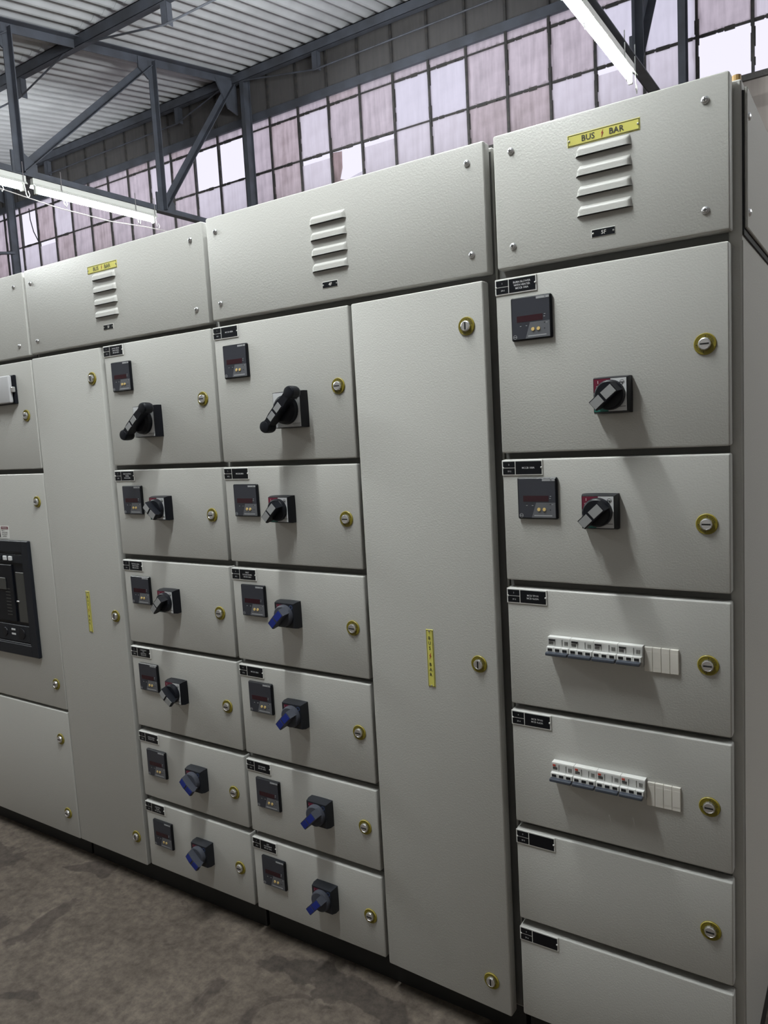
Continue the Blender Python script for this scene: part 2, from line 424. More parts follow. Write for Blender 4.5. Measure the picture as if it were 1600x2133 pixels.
# glazing
PK, X9 = 0.3868, -2.1295
Z0, Z1, Z2, Z3, Z4 = SILL, 4.428, 4.872, 4.955, 5.035
def mx(k): return X9 + PK * (k - 9)
POSTS = [-9.93, -5.46, -1.05, 3.38]
ROWA = {12: 'pane_dirty', 11: 'pane_pale', 10: 'pane_pale', 9: 'pane_dirty', 8: 'pane_dirty', 7: 'pane_dirty', 6: 'pane_pale', 5: 'pane_pale',
        4: 'pane_dirty', 3: 'pane_dirty', 2: 'pane_light', 1: 'pane_brown', 0: 'pane_dirty', -1: None, -2: None, -3: 'pane_dirty', -4: 'pane_light',
        -5: 'pane_dirty', -6: 'pane_dirty', -7: 'pane_dirty', -8: 'pane_dirty', -9: 'pane_light', -10: 'pane_brown', -11: None, -12: 'pane_dirty', 13: 'pane_light'}
ROWB = {12: None, 11: 'pane_light', 10: 'gap', 9: 'pane_light', 8: 'pane_brown', 7: 'pane_brown', 6: 'pane_light', 5: 'pane_light', 4: 'gap', 3: 'broken',
        2: 'gap', 1: 'pane_brown', 0: 'pane_dirty', -1: 'pane_light', -2: 'pane_light', -3: 'pane_dirty', -4: 'pane_dirty', -5: 'pane_dirty', -6: 'pane_dirty',
        -7: 'pane_brown', -8: 'pane_dirty', -9: 'pane_brown', -10: 'gap', -11: 'pane_light', -12: 'pane_light', 13: None}
PANE = {}
def pane_mesh(w, h, m, gap=0.0):
    key = (round(w, 4), round(h, 4), m, gap)
    if key not in PANE:
        hh = h - gap
        mb = MB().add([(-w / 2, -.002, 0), (w / 2, -.002, 0), (w / 2, -.002, hh), (-w / 2, -.002, hh)], [(0, 1, 2, 3)], m)
        mb.add([(x, y, z) for y in (-.002, .002) for x, z in ((-w / 2, 0), (w / 2, 0), (w / 2, hh), (-w / 2, hh))],
               [(4, 7, 6, 5), (0, 4, 5, 1), (1, 5, 6, 2), (2, 6, 7, 3), (3, 7, 4, 0)], 'glass_clear')
        PANE[key] = mb.mesh('pane', smooth=False)
    return PANE[key]
bounds = [XA] + POSTS + [XB]
WIN = []
for i in range(len(bounds) - 1):
    w = tag(place('window_%d' % (i + 1), None, ((bounds[i] + bounds[i + 1]) / 2, YG, SILL)), kind='structure'); WIN.append(w)
def win_of(x):
    for i in range(len(bounds) - 1):
        if bounds[i] <= x < bounds[i + 1]: return WIN[i]
    return WIN[-1]
ks = [k for k in range(-40, 40) if XA < mx(k) < XB - PK]
pw = PK - 0.012
for k in ks:
    xc = mx(k) + PK / 2; w = win_of(xc)
    rnd = random.Random(k * 13 + 5)
    a = ROWA.get(k, rnd.choice(['pane_dirty', 'pane_light', 'pane_dirty', 'pane_brown']))
    b = ROWB.get(k, rnd.choice(['pane_dirty', 'pane_light', 'pane_brown', 'pane_light']))
    if a: place('pane', pane_mesh(pw, Z2 - Z1 - .006, a), (xc, YG, Z1 + .003), w)
    if b == 'gap': place('pane', pane_mesh(pw, Z1 - Z0 - .006, 'pane_light', 0.055), (xc, YG, Z0 + .003), w)
    elif b == 'broken':
        x0, x1 = -pw / 2, pw / 2
        poly = [(x0, 0), (x1, 0), (x1, .02), (x0 + .30, .05), (x0 + .24, .03), (x0 + .16, .075), (x0 + .085, .10), (x0 + .12, .20), (x0 + .125, .36), (x0, .372)]
        place('pane', MB().prism(poly, -0.002, 0.002, 'pane_brown').mesh('pane', smooth=False), (xc, YG, Z0 + .003), w)
        cr = MB()                                   # crumpled scrap of film behind the broken glass
        cr.add([(x0 + .05, .03, 0), (x0 + .20, .01, 0), (x1, .03, 0), (x0 + .07, .02, .05), (x0 + .21, .04, .11), (x1, .02, .13)],
               [(0, 1, 4, 3), (1, 2, 5, 4)], 'pane_pale')
        place('plastic_film', cr.mesh('plastic_film'), (xc, YG, Z0 + .003), w)
    elif b: place('pane', pane_mesh(pw, Z1 - Z0 - .006, b), (xc, YG, Z0 + .003), w)
    place('pane', pane_mesh(pw, Z3 - Z2 - .006, rnd.choice(['pane_dirty', 'pane_brown', 'pane_light', 'pane_dirty'])), (xc, YG, Z2 + .003), w)
    place('pane', pane_mesh(pw, 5.40 - Z4 - .006, 'pane_shaded'), (xc, YG, Z4 + .003), w)
VB = {}
for k in ks + [ks[-1] + 1]:
    v = k % 3
    if v not in VB:
        mb = MB().box(-.009 - .002 * v, .009, -.018, .014, SILL, 5.41, 'bar_dark')
        rnd = random.Random(v)
        for q in range(5):                           # lumps of old putty
            z = rnd.uniform(SILL, 4.86); l = rnd.uniform(.05, .22); sd = rnd.choice((-1, 1))
            mb.box(sd * .006 - .010, sd * .006 + .010, -.010, .006, z, z + l, 'putty')
        VB[v] = mb.mesh('glazing_bar', (0, 0, SILL))
    place('glazing_bar', VB[v], (mx(k), YG, SILL), win_of(mx(k)))
HB = {}
for k in ks:
    rnd = random.Random(k + 99); v = rnd.randint(0, 3); w = win_of(mx(k) + PK / 2)
    if v not in HB:
        rr = random.Random(v + 31)
        mb = MB().box(-PK / 2, PK / 2, -.012, .010, -.006, .006, 'bar_dark')
        if v:
            x = -PK / 2
            while x < PK / 2 - .02:
                l = rr.uniform(.03, .11); hh = rr.uniform(.008, .017)
                mb.box(x, min(x + l, PK / 2), -.009, .005, -hh, hh * .8, 'putty'); x += l * rr.uniform(.7, 1.3)
        HB[v] = mb.mesh('cross_bar', smooth=False)
    place('cross_bar', HB[v], (mx(k) + PK / 2, YG, Z1), w)
    place('cross_bar', HB[(v + 1) % 4] if (v + 1) % 4 in HB else HB[v], (mx(k) + PK / 2, YG, Z2), w)
for i in range(len(bounds) - 1):
    x0, x1 = bounds[i], bounds[i + 1]
    build(MB().box(x0, x1, YG - .03, YG + .03, Z3, Z4, 'steel_dark'), 'transom', WIN[i])
    build(MB().box(x0, x1, YG - .05, YG + .04, SILL - .03, SILL + .012, 'putty'), 'sill', WIN[i])
    build(MB().box(x0, x1, YG - .03, YG + .03, 5.40, 5.47, 'steel_dark'), 'head_rail', WIN[i])
tag(build(MB().box(XA, XB, YG + .02, YG + .05, 4.98, 5.50, 'shade_board'), 'shade_trim_1'), kind='structure')   # added board that blocks sky light behind the upper panes

# ------------------------------------------------------------------ roof steel
TX = [-10.08, -5.60, -1.12, 3.36]
def top_z(y): return 5.38 + 0.173 * (y - 4.70)
BC = 3.83
PY = [3.59, 2.13, 0.67, -0.79, -2.25]
TL = ['dark steel roof truss crossing in front of the far left column', 'dark steel roof truss above the left end of the cabinets, carrying the left tube lights',
      'dark steel roof truss behind the rightmost cabinet top, carrying the right tube light', 'dark steel roof truss beyond the right end of the cabinet row']
for X, tl in zip(TX, TL):
    t = empty('roof_truss', (X, 0, BC), tl, 'truss', 'steel roof trusses')
    sd = (1, 0, 0)
    build(MB().angle((X, -4.3, BC), (X, 4.74, BC), .075, 'steel_dark', sd, 1), 'bottom_chord', t)
    build(MB().angle((X, -4.3, top_z(-4.3)), (X, 4.74, top_z(4.74)), .075, 'steel_dark', sd, -1), 'top_chord', t)
    for i, y in enumerate(PY):
        build(MB().angle((X + .01, y, BC), (X + .01, y, top_z(y)), .055, 'steel_dark', sd, 1), 'post', t)
        yn = 4.70 if i == 0 else PY[i - 1]
        build(MB().angle((X - .01, y + .02, BC + .02), (X - .01, yn - .02, top_z(yn) - .03), .06, 'steel_dark', sd, 1), 'diagonal', t)
        build(MB().prism([(0, 0)], 0, 0, 'steel_dark') if False else MB().extr([(X, y - .05, BC - .035), (X, y + .17, BC - .035), (X, y + .17, BC + .09), (X, y + .06, BC + .16), (X, y - .05, BC + .16)], -.005, .012, 'steel_dark', (1, 0, 0)), 'gusset', t)
        zt = top_z(y)
        build(MB().extr([(X, y - .14, zt + .0), (X, y + .06, zt + .03), (X, y + .06, zt - .17), (X, y - .03, zt - .17), (X, y - .14, zt - .10)], -.005, .012, 'steel_dark', (1, 0, 0)), 'gusset', t)
    build(MB().extr([(X, 4.45, top_z(4.45)), (X, 4.76, top_z(4.76)), (X, 4.76, 5.05), (X, 4.62, 5.08)], -.006, .012, 'steel_dark', (1, 0, 0)), 'gusset', t)

PUR = [(4.70, 'dark trussed purlin along the ridge just in front of the glazing'), (2.78, 'dark trussed purlin crossing the roof sheets at the top left'),
       (0.85, 'dark trussed purlin of the roof above the cabinets'), (-1.0, 'dark trussed purlin of the roof over the aisle'), (-2.7, 'dark trussed purlin near the low side of the roof')]
for y, pl in PUR:
    zt = roof_z(y); p = empty('purlin', (-3, y, zt - .1), pl, 'purlin', 'trussed roof purlins')
    mb = MB().box(XA, XB, y - .006, y + .001, zt - .10, zt - .002, 'steel_dark')
    mb.box(XA, XB, y - .006, y + .05, zt - .102, zt - .095, 'steel_dark'); mb.box(XA, XB, y - .006, y + .05, zt - .009, zt - .002, 'steel_dark')
    build(mb, 'beam', p)
    xs = [XA + .05] + TX + [XB - .05]
    for a, b in zip(xs[:-1], xs[1:]):
        s0, s1 = (a + 1.12, b - .86); zb = zt - .27
        for s in (s0, s1): build(MB().angle((s, y, zt - .10), (s, y, zb), .06, 'steel_dark', (0, 1, 0), 1), 'strut', p)
        build(MB().tube([(a + .15, y, zt - .10), (s0, y, zb), (s1, y, zb), (b - .15, y, zt - .10)], .008, 'steel_dark'), 'tie_rod', p)

CL = ['dark steel window column at the far left behind the cabinets', 'dark steel window column left of the middle of the glazing',
      'dark steel window column behind the rightmost cabinet', 'dark steel window column beyond the right end of the row']
for x, l in zip(POSTS, CL):
    mb = MB().box(x - .026, x + .026, 4.70, 4.706, 0, 5.40, 'steel_dark'); mb.box(x - .026, x + .026, 4.80, 4.806, 0, 5.40, 'steel_dark')
    mb.box(x - .003, x + .003, 4.706, 4.80, 0, 5.40, 'steel_dark')
    tag(build(mb, 'steel_column', org=(x, 4.75, 0)), l, 'column', 'window columns')
mb = MB().bar((-9.90, 4.72, 4.335), (-10.02, 3.75, 4.20), .07, .03, 'steel_dark')
tag(build(mb, 'wall_bracket'), 'grey steel bracket arm sticking out from the far left column', 'bracket')

# tube lights hung under the trusses
def tube_light(X, y0, y1, z, label, hooks=True):
    t = empty('tube_light', (X, (y0 + y1) / 2, z - .03), label, 'lamp', 'fluorescent tube lights on the trusses')
    build(MB().rbox(X - .022, X + .022, y0 - .03, y1 + .03, z + .055, z + .10, 'batten_white', .004, 1), 'batten', t)
    build(MB().extr([(X - .038, 0, z + .032), (X - .022, 0, z + .054), (X + .022, 0, z + .054), (X + .038, 0, z + .032), (X + .036, 0, z + .030), (X + .021, 0, z + .051), (X - .021, 0, z + .051), (X - .036, 0, z + .030)], y0 - .03, y1 + .03, 'batten_white', (0, 1, 0)), 'light_shield', t)  # shield added to keep tube light off the ceiling
    for y in (y0, y1):
        build(MB().rbox(X - .014, X + .014, y - .012, y + .012, z - .022, z + .056, 'batten_white', .003, 1), 'lamp_holder', t)
    mb = MB(); n = 12
    vs = [(X + .013 * math.cos(2 * math.pi * i / n), y, z + .013 * math.sin(2 * math.pi * i / n)) for y in (y0 + .012, y1 - .012) for i in range(n)]
    mb.add(vs, [(i, (i + 1) % n, n + (i + 1) % n, n + i) for i in range(n)] + [tuple(range(n))[::-1], tuple(range(n, 2 * n))], 'tube_lit')
    build(mb, 'tube', t)
    if hooks:
        for y in (y0 + .22, y1 - .22, y1 + .0):
            pts = [(X + .03, y, z + .20), (X + .03, y, z + .06), (X + .03, y + .012, z - .05), (X + .03, y + .03, z - .075), (X + .03, y + .042, z - .05), (X + .03, y + .03, z - .02)]
            build(MB().tube(pts, .0035, 'zinc', 5), 'hook', t)
    return t
tube_light(-5.55, 2.24, 3.44, 3.69, 'lit tube light with white batten hanging left above the cabinets, ending near the glazing')
tube_light(-5.55, 0.92, 2.12, 3.69, 'lit tube light running out of the picture at the left edge')
tube_light(-5.55, -1.42, -0.22, 3.69, 'lit tube light on the left truss over the aisle')
tube_light(-1.08, 2.18, 3.38, 3.66, 'lit tube light with white batten rising behind the rightmost cabinet')
tube_light(-1.06, -1.42, -0.22, 3.66, 'lit tube light above the middle of the cabinet row')
tube_light(-1.08, 0.86, 2.06, 3.66, 'added unseen tube light on the right truss, out of the picture at the top')  # extra tube added to lift the light on ceiling and side
tube_light(3.42, 2.35, 3.55, 3.68, 'added unseen tube light beyond the right end, brightening the side panel')  # unseen tube added to light the right side panel
w = MB().tube([(-5.50, .9, 3.66), (-5.50, 1.9, 3.63), (-5.50, 2.4, 3.585), (-5.50, 2.9, 3.575), (-5.50, 3.3, 3.60), (-5.50, 3.62, 3.61), (-5.52, 4.0, 3.66), (-5.56, 4.6, 3.80)], .004, 'wire_white')
tag(build(w, 'wire'), 'thin white wire sagging below the left tube lights', 'wire')
w = MB().tube([(-9.62, 4.83, 4.90), (-9.60, 4.82, 4.75), (-9.55, 4.82, 4.58), (-9.47, 4.82, 4.45), (-9.44, 4.82, 4.40)], .007, 'wire_black')
tag(build(w, 'cable'), 'dark cable hanging across the open pane at the far left', 'cable')

# ------------------------------------------------------------------ switchgear: shared pieces (local origin on the door face)
def lock_mesh(vert):
    mb = MB()
    mb.lathe(0, 0, [(.0215, 0), (.0215, -.002), (.0205, -.0032), (.0190, -.0030), (.0186, -.0026), (.0130, -.0026)], 'yellow', 28)
    mb.lathe(0, 0, [(.0216, 0.0), (.0219, -.0008), (.0216, -.0022)], 'yellow_dark', 28)
    mb.lathe(0, 0, [(.0132, -.002), (.0130, -.0060), (.0120, -.0088), (.0102, -.0096), (.0098, -.0090), (.0090, -.0090)], 'chrome', 12)
    mb.lathe(0, 0, [(.0146, -.0024), (.0140, -.0030), (.0130, -.0030)], 'ink', 24)
    mb.lathe(0, 0, [(.0207, -.0031), (.0202, -.0036), (.0197, -.0032)], 'yellow_dark', 28)
    w, h = (.0085, .0016) if not vert else (.0016, .0085)
    mb.box(-w, w, -.0100, -.0085, -h, h, 'slot')
    for st, a0, da in (('OPEN', 62, -15), ('CLOSE', 200, 15)):
        for i, ch in enumerate(st):
            a = a0 + da * i; r = .0158
            rot = R(a - 90) if da < 0 else R(a + 90)
            mb.text(ch, r * math.cos(R(a)), r * math.sin(R(a)), -.0034, .0036, 'ink', ang=rot)
    for a in (85, 185):
        c, s = math.cos(R(a)), math.sin(R(a))
        mb.prism([(.0158 * c - .0018, .0158 * s - .0012), (.0158 * c + .0018, .0158 * s - .0012), (.0158 * c, .0158 * s + .0016)], -.0034, -.003, 'ink')
    return mb.mesh('lock')
LOCK_H, LOCK_V = lock_mesh(False), lock_mesh(True)

def screw_mesh():
    mb = MB()
    mb.lathe(0, 0, [(.0078, 0), (.0078, -.0012), (.0070, -.0032), (.0050, -.0046), (.0022, -.0054)], 'chrome', 16)
    mb.box(-.0036, .0036, -.0058, -.0044, -.0008, .0008, 'slot'); mb.box(-.0008, .0008, -.0058, -.0044, -.0036, .0036, 'slot')
    return mb.mesh('screw', ang=40)
SCREW = screw_mesh()

def louvre_mesh():
    mb = MB(); w, h, d = .118, .021, .0085; nx, nz = 26, 10; vs = []; fs = []
    for j in range(nz + 1):
        v = j / nz
        for i in range(nx + 1):
            u = i / nx; x = -w / 2 + w * u
            e = min(u, 1 - u) / .085
            g = math.sin(min(e, 1) * math.pi / 2) ** .8 if e > 0 else 0
            fz = math.sin(min(v / .42, 1) * math.pi / 2) * (.86 + .14 * v)
            shrink = (1 - v) * .010 * (1 if u < .5 else .35)
            xx = max(-w / 2 + shrink, min(w / 2 - shrink, x))
            vs.append((xx, -d * g * fz - .0002, h * (1 - v)))
    for j in range(nz):
        for i in range(nx):
            a = j * (nx + 1) + i; fs.append((a, a + nx + 1, a + nx + 2, a + 1))
    mb.add(vs, fs, 'paint')
    low = [(-w / 2 + w * i / nx) for i in range(nx + 1)]
    k = nz * (nx + 1)
    vb = [vs[k + i] for i in range(nx + 1)] + [(low[i], -.0003, -.0005) for i in range(nx + 1)]
    mb.add(vb, [(i, nx + 1 + i, nx + 2 + i, i + 1) for i in range(nx)], 'slot')
    return mb.mesh('louvre', ang=50)
LOUVRE = louvre_mesh()

# panel meter, 96 x 96 mm, local origin at its centre
def U(u): return -.048 + .096 * u
def V(v): return .048 - .096 * v
def prect(mb, u0, u1, v0, v1, y, m): mb.box(U(u0), U(u1), y, y + .0005, V(v1), V(v0), m)
METER = {}
mb = MB().rbox(-.048, .048, -.009, .001, -.048, .048, 'meter_case', .0025, 1); METER['case'] = mb.mesh('panel_meter')
mb = MB(); prect(mb, .035, .955, .03, .965, -.0094, 'meter_face'); METER['face'] = mb.mesh('face_sheet')
mb = MB().prism([(U(.475), V(.60)), (U(.955), V(.60)), (U(.955), V(.965)), (U(.355), V(.965))], -.0097, -.0092, 'meter_grey')
mb.box(U(.42), U(.87), -.0099, -.0096, V(.925), V(.90), 'meter_mark')
METER['lower'] = mb.mesh('lower_sheet')
mb = MB(); prect(mb, .15, .79, .435, .575, -.0098, 'led_window'); METER['display'] = mb.mesh('display_window')
mb = MB(); prect(mb, .64, .955, .035, .085, -.0098, 'meter_mark')
mb.text('VL-VAF'[:2] + '2' if False else '96', U(.86), V(.06), -.0100, .003, 'meter_case')
for u, v in ((.24, .63), (.385, .63), (.83, .645), (.83, .775)): mb.ycyl(U(u), V(v), -.0097, -.0101, .0013, .0013, 'ink', 8)
for u, v in ((.24, .67), (.385, .67), (.885, .645), (.83, .50), (.84, .45)): mb.box(U(u) - .0018, U(u) + .0018, -.0100, -.0096, V(v) - .0006, V(v) + .0006, 'meter_mark')
n = 20; ro, ri = .0046, .0038
for i in range(n):
    a0, a1 = 2 * math.pi * i / n, 2 * math.pi * (i + 1) / n
    cx, cz = U(.095), V(.91)
    mb.add([(cx + ro * math.cos(a0), -.0099, cz + ro * math.sin(a0)), (cx + ro * math.cos(a1), -.0099, cz + ro * math.sin(a1)),
            (cx + ri * math.cos(a1), -.0099, cz + ri * math.sin(a1)), (cx + ri * math.cos(a0), -.0099, cz + ri * math.sin(a0))], [(0, 1, 2, 3)], 'meter_mark')
mb.box(U(.06), U(.13), -.0099, -.0096, V(.915), V(.905), 'meter_mark')
METER['marks'] = mb.mesh('printed_marks')
mb = MB().ycyl(0, 0, -.0096, -.0115, .0043, .0038, 'button_gold', 16); METER['button'] = mb.mesh('push_button')
def meter(cab, x, z):
    m = place('panel_meter', METER['case'], (x, 0, z), cab)
    lab(m, 'square dark panel meter with a red display and two gold buttons')
    place('face_sheet', METER['face'], (x, 0, z), m); place('lower_sheet', METER['lower'], (x, 0, z), m)
    place('display_window', METER['display'], (x, 0, z), m); place('printed_marks', METER['marks'], (x, 0, z), m)['kind'] = 'stuff'
    place('push_button', METER['button'], (x + U(.545), 0, z + V(.765)), m); place('push_button', METER['button'], (x + U(.68), 0, z + V(.765)), m)
    return m

def ring(mb, cx, cz, ro, ri, y, m, n=20):
    for i in range(n):
        a0, a1 = 2 * math.pi * i / n, 2 * math.pi * (i + 1) / n
        mb.add([(cx + ro * math.cos(a0), y, cz + ro * math.sin(a0)), (cx + ro * math.cos(a1), y, cz + ro * math.sin(a1)),
                (cx + ri * math.cos(a1), y, cz + ri * math.sin(a1)), (cx + ri * math.cos(a0), y, cz + ri * math.sin(a0))], [(0, 1, 2, 3)], m)
def bowed(half, hf, y0, y1, bow):
    """square with slightly bowed sides at the back, straight at the front: vertex rings"""
    def loop(h, b, y):
        pts = []
        for (ax, az, bx, bz) in ((-1, -1, 1, -1), (1, -1, 1, 1), (1, 1, -1, 1), (-1, 1, -1, -1)):
            for t in range(6):
                q = t / 6; x = ax + (bx - ax) * q; z = az + (bz - az) * q
                k = 1 + b * (1 - (2 * q - 1) ** 2)
                nx, nz = (0, az) if az == bz else (ax, 0)
                pts.append((h * x + (h * b * (1 - (2 * q - 1) ** 2) * nx), y, h * z + (h * b * (1 - (2 * q - 1) ** 2) * nz)))
        return pts
    return loop(half, bow, y0) + loop(half, bow, y0 + (y1 - y0) * .55) + loop(hf, 0, y1)
HM = {}
def handle_meshes(kind, ang):
    key = (kind, ang)
    if key in HM: return HM[key]
    dark = kind == 'blue'
    H = {}
    big = kind == 'big'
    half, hf, d = (.050, .0485, .032) if big else (.0385, .0355, .030)
    vs = bowed(half, hf, 0, -d, .02); k = 24; fs = []
    for j in range(2):
        for i in range(k): fs.append((j * k + i, (j + 1) * k + i, (j + 1) * k + (i + 1) % k, j * k + (i + 1) % k))
    fs.append(tuple(range(2 * k, 3 * k))[::-1])
    H['base'] = MB().add(vs, fs, 'slate' if dark else 'handle_black').mesh('rotary_handle')
    y = -d - .0004
    mb = MB(); q = hf - .0012
    if dark:
        mb.box(-q, q, y, y + .0004, -q, q, 'slate')
        mb.prism([(-q + .006, q - .003), (.004, q - .003), (-.004, q - .009), (-q + .012, q - .014), (-q + .006, q - .014)], y - .0003, y, 'handle_red')
        ring(mb, q - .009, q - .009, .0062, .0040, y - .0003, 'blue_mark')
        mb.text('I', -q + .008, q - .0085, y - .0006, .004, 'text_grey')
    else:
        mb.box(-q, q, y, y + .0004, -q, q, 'handle_face')
        if not big:
            mb.box(-q, .001, y - .0002, y, .006, q, 'handle_red'); mb.box(-q, -.004, y - .0002, y, -q, -q + .018, 'handle_green')
            mb.text('I', -q + .009, q - .0065, y - .0006, .006, 'plate_white'); mb.text('ON', -q + .009, q - .0155, y - .0006, .0034, 'plate_white')
            mb.text('O', -q + .009, -q + .007, y - .0006, .005, 'plate_white')
        cx, cz = (q - .009, q - .009) if not big else (q - .012, q - .017)
        ring(mb, cx, cz, .0050, .0042, y - .0004, 'ink')
        mb.box(cx - .0042, cx + .0042, y - .0006, y - .0002, cz - .0006, cz + .0006, 'ink'); mb.box(cx - .0004, cx + .0014, y - .0006, y - .0002, cz - .0032, cz, 'ink')
        mb.box(.012 if not big else .018, q - .002, y - .0006, y - .0002, -q + .0085, -q + .0095, 'ink')
        if big:
            for i in range(4): mb.box(.016 + .002 * i, q - .003, y - .0006, y - .0002, -q + .0065 - .0015 * i, -q + .0070 - .0015 * i, 'insert_grey')
    H['plate'] = mb.mesh('face_plate')
    c, s = math.cos(R(ang)), math.sin(R(ang))
    sv = Vector((c, 0, s)); pv = Vector((-s, 0, c))
    km = 'knob_slate' if dark else 'handle_black'
    mb = MB()
    if big:
        mb.lathe(0, 0, [(.0405, -d), (.0405, -d - .004), (.039, -d - .014), (.031, -d - .022)], km, 32)
        prof = [(-.062, .0105), (-.045, .0100), (-.026, .0125), (.022, .0125), (.040, .0105), (.062, .0115), (.062, -.0115), (.040, -.0105), (.022, -.0125), (-.026, -.0125), (-.045, -.0100), (-.062, -.0105)]
        mb.extr([sv * a + pv * b for a, b in prof], -d - .046, -d - .016, km, (0, 1, 0))
        for e in (-.064, .064):
            p = sv * e
            mb.lathe(p.x, p.z, [(.0150, -d - .012), (.0172, -d - .018), (.0178, -d - .030), (.0172, -d - .042), (.0150, -d - .047), (.0095, -d - .0485)], km, 24)
        ins = [(-.036, -.012), (-.004, .020)]; fy = -d - .0465; iw = .0085
    else:
        mb.lathe(0, 0, [(.0320, -d), (.0320, -d - .006), (.0305, -d - .012), (.0275, -d - .0145)], km, 32)
        a0, a1 = -.030, .029
        prof = [(a0, -d - .010), (-.0375, -d - .028), (-.0355, -d - .036), (.0, -d - .0385), (.024, -d - .036), (a1, -d - .010)]
        mb.extr([sv * a + Vector((0, b, 0)) for a, b in prof], -.0115, .0115, km, pv)
        for a, b in ((-.030, -d - .031), (-.004, -d - .031), (.018, -d - .024)):   # padlock holes
            p = sv * a + Vector((0, b, 0)) + pv * .0116
            mb.extr([p + sv * (.0022 * math.cos(2 * math.pi * i / 10)) + Vector((0, .0022 * math.sin(2 * math.pi * i / 10), 0)) for i in range(10)], -.0004, .0004, 'slot', pv)
        ins = [(-.0345, -.010), (-.004, .022)]; fy = None; iw = .0095
    H['knob'] = mb.mesh('knob')
    im = 'insert_blue' if dark else 'insert_grey'
    H['ins'] = []
    for a, b in ins:
        mb = MB()
        if fy is not None:
            mb.extr([sv * a + pv * iw, sv * b + pv * iw, sv * b - pv * iw, sv * a - pv * iw], fy - .0012, fy + .001, im, (0, 1, 0))
        else:
            def yy(t): return -d - .0385 + (.0025 * abs(t) / .040 if t < 0 else .0025 * t / .024)
            mb.extr([sv * a + Vector((0, yy(a) - .0012, 0)), sv * b + Vector((0, yy(b) - .0012, 0)), sv * b + Vector((0, yy(b) + .002, 0)), sv * a + Vector((0, yy(a) + .002, 0))], -iw, iw, im, pv)
        H['ins'].append(mb.mesh('grip_insert'))
    HM[key] = H
    return H
HL = {'small': 'black rotary handle on a light plate with a red corner', 'blue': 'dark grey rotary handle with a blue grip stripe',
      'big': 'large black rotary handle with a knob at each end on a light plate'}
def handle(cab, x, z, kind, ang):
    H = handle_meshes(kind, ang)
    h = place('rotary_handle', H['base'], (x, 0, z), cab); lab(h, HL[kind])
    place('face_plate', H['plate'], (x, 0, z), h); place('knob', H['knob'], (x, 0, z), h)
    for i in H['ins']: place('grip_insert', i, (x, 0, z), h)

def nameplate(door, x0, zt, num, code, lines):
    """white-edged black plate at the top left corner of a door"""
    w, h = .101, .0365
    mb = MB().rbox(x0, x0 + w, -.0022, .0002, zt - h, zt, 'plate_white', .001, 1)
    y0, y1 = -.0026, -.002
    mb.box(x0 + .003, x0 + .0325, y0, y1, zt - .0175, zt - .0035, 'plate_black'); mb.box(x0 + .003, x0 + .0325, y0, y1, zt - .0335, zt - .0190, 'plate_black')
    mb.box(x0 + .0345, x0 + w - .0030, y0, y1, zt - .0335, zt - .0035, 'plate_black')
    mb.text(num, x0 + .018, zt - .0105, -.0029, .0036, 'text_grey'); mb.text(code, x0 + .019, zt - .0262, -.0029, .0036, 'text_grey')
    n = len(lines); lh = .0068 if n <= 3 else .0058
    for i, t in enumerate(lines):
        mb.text(t, x0 + .066, zt - .0185 + lh * ((n - 1) / 2 - i), -.0029, .0042 if n <= 3 else .0036, 'text_grey', maxw=.054)
    for x in (x0 + .0035, x0 + w - .0035): mb.lathe(x, zt - .0182, [(.0024, -.0024), (.0020, -.0036), (.0008, -.0042)], 'plate_white', 10)
    return lab(build(mb, 'nameplate', door), 'small black nameplate with white edge and lettering')

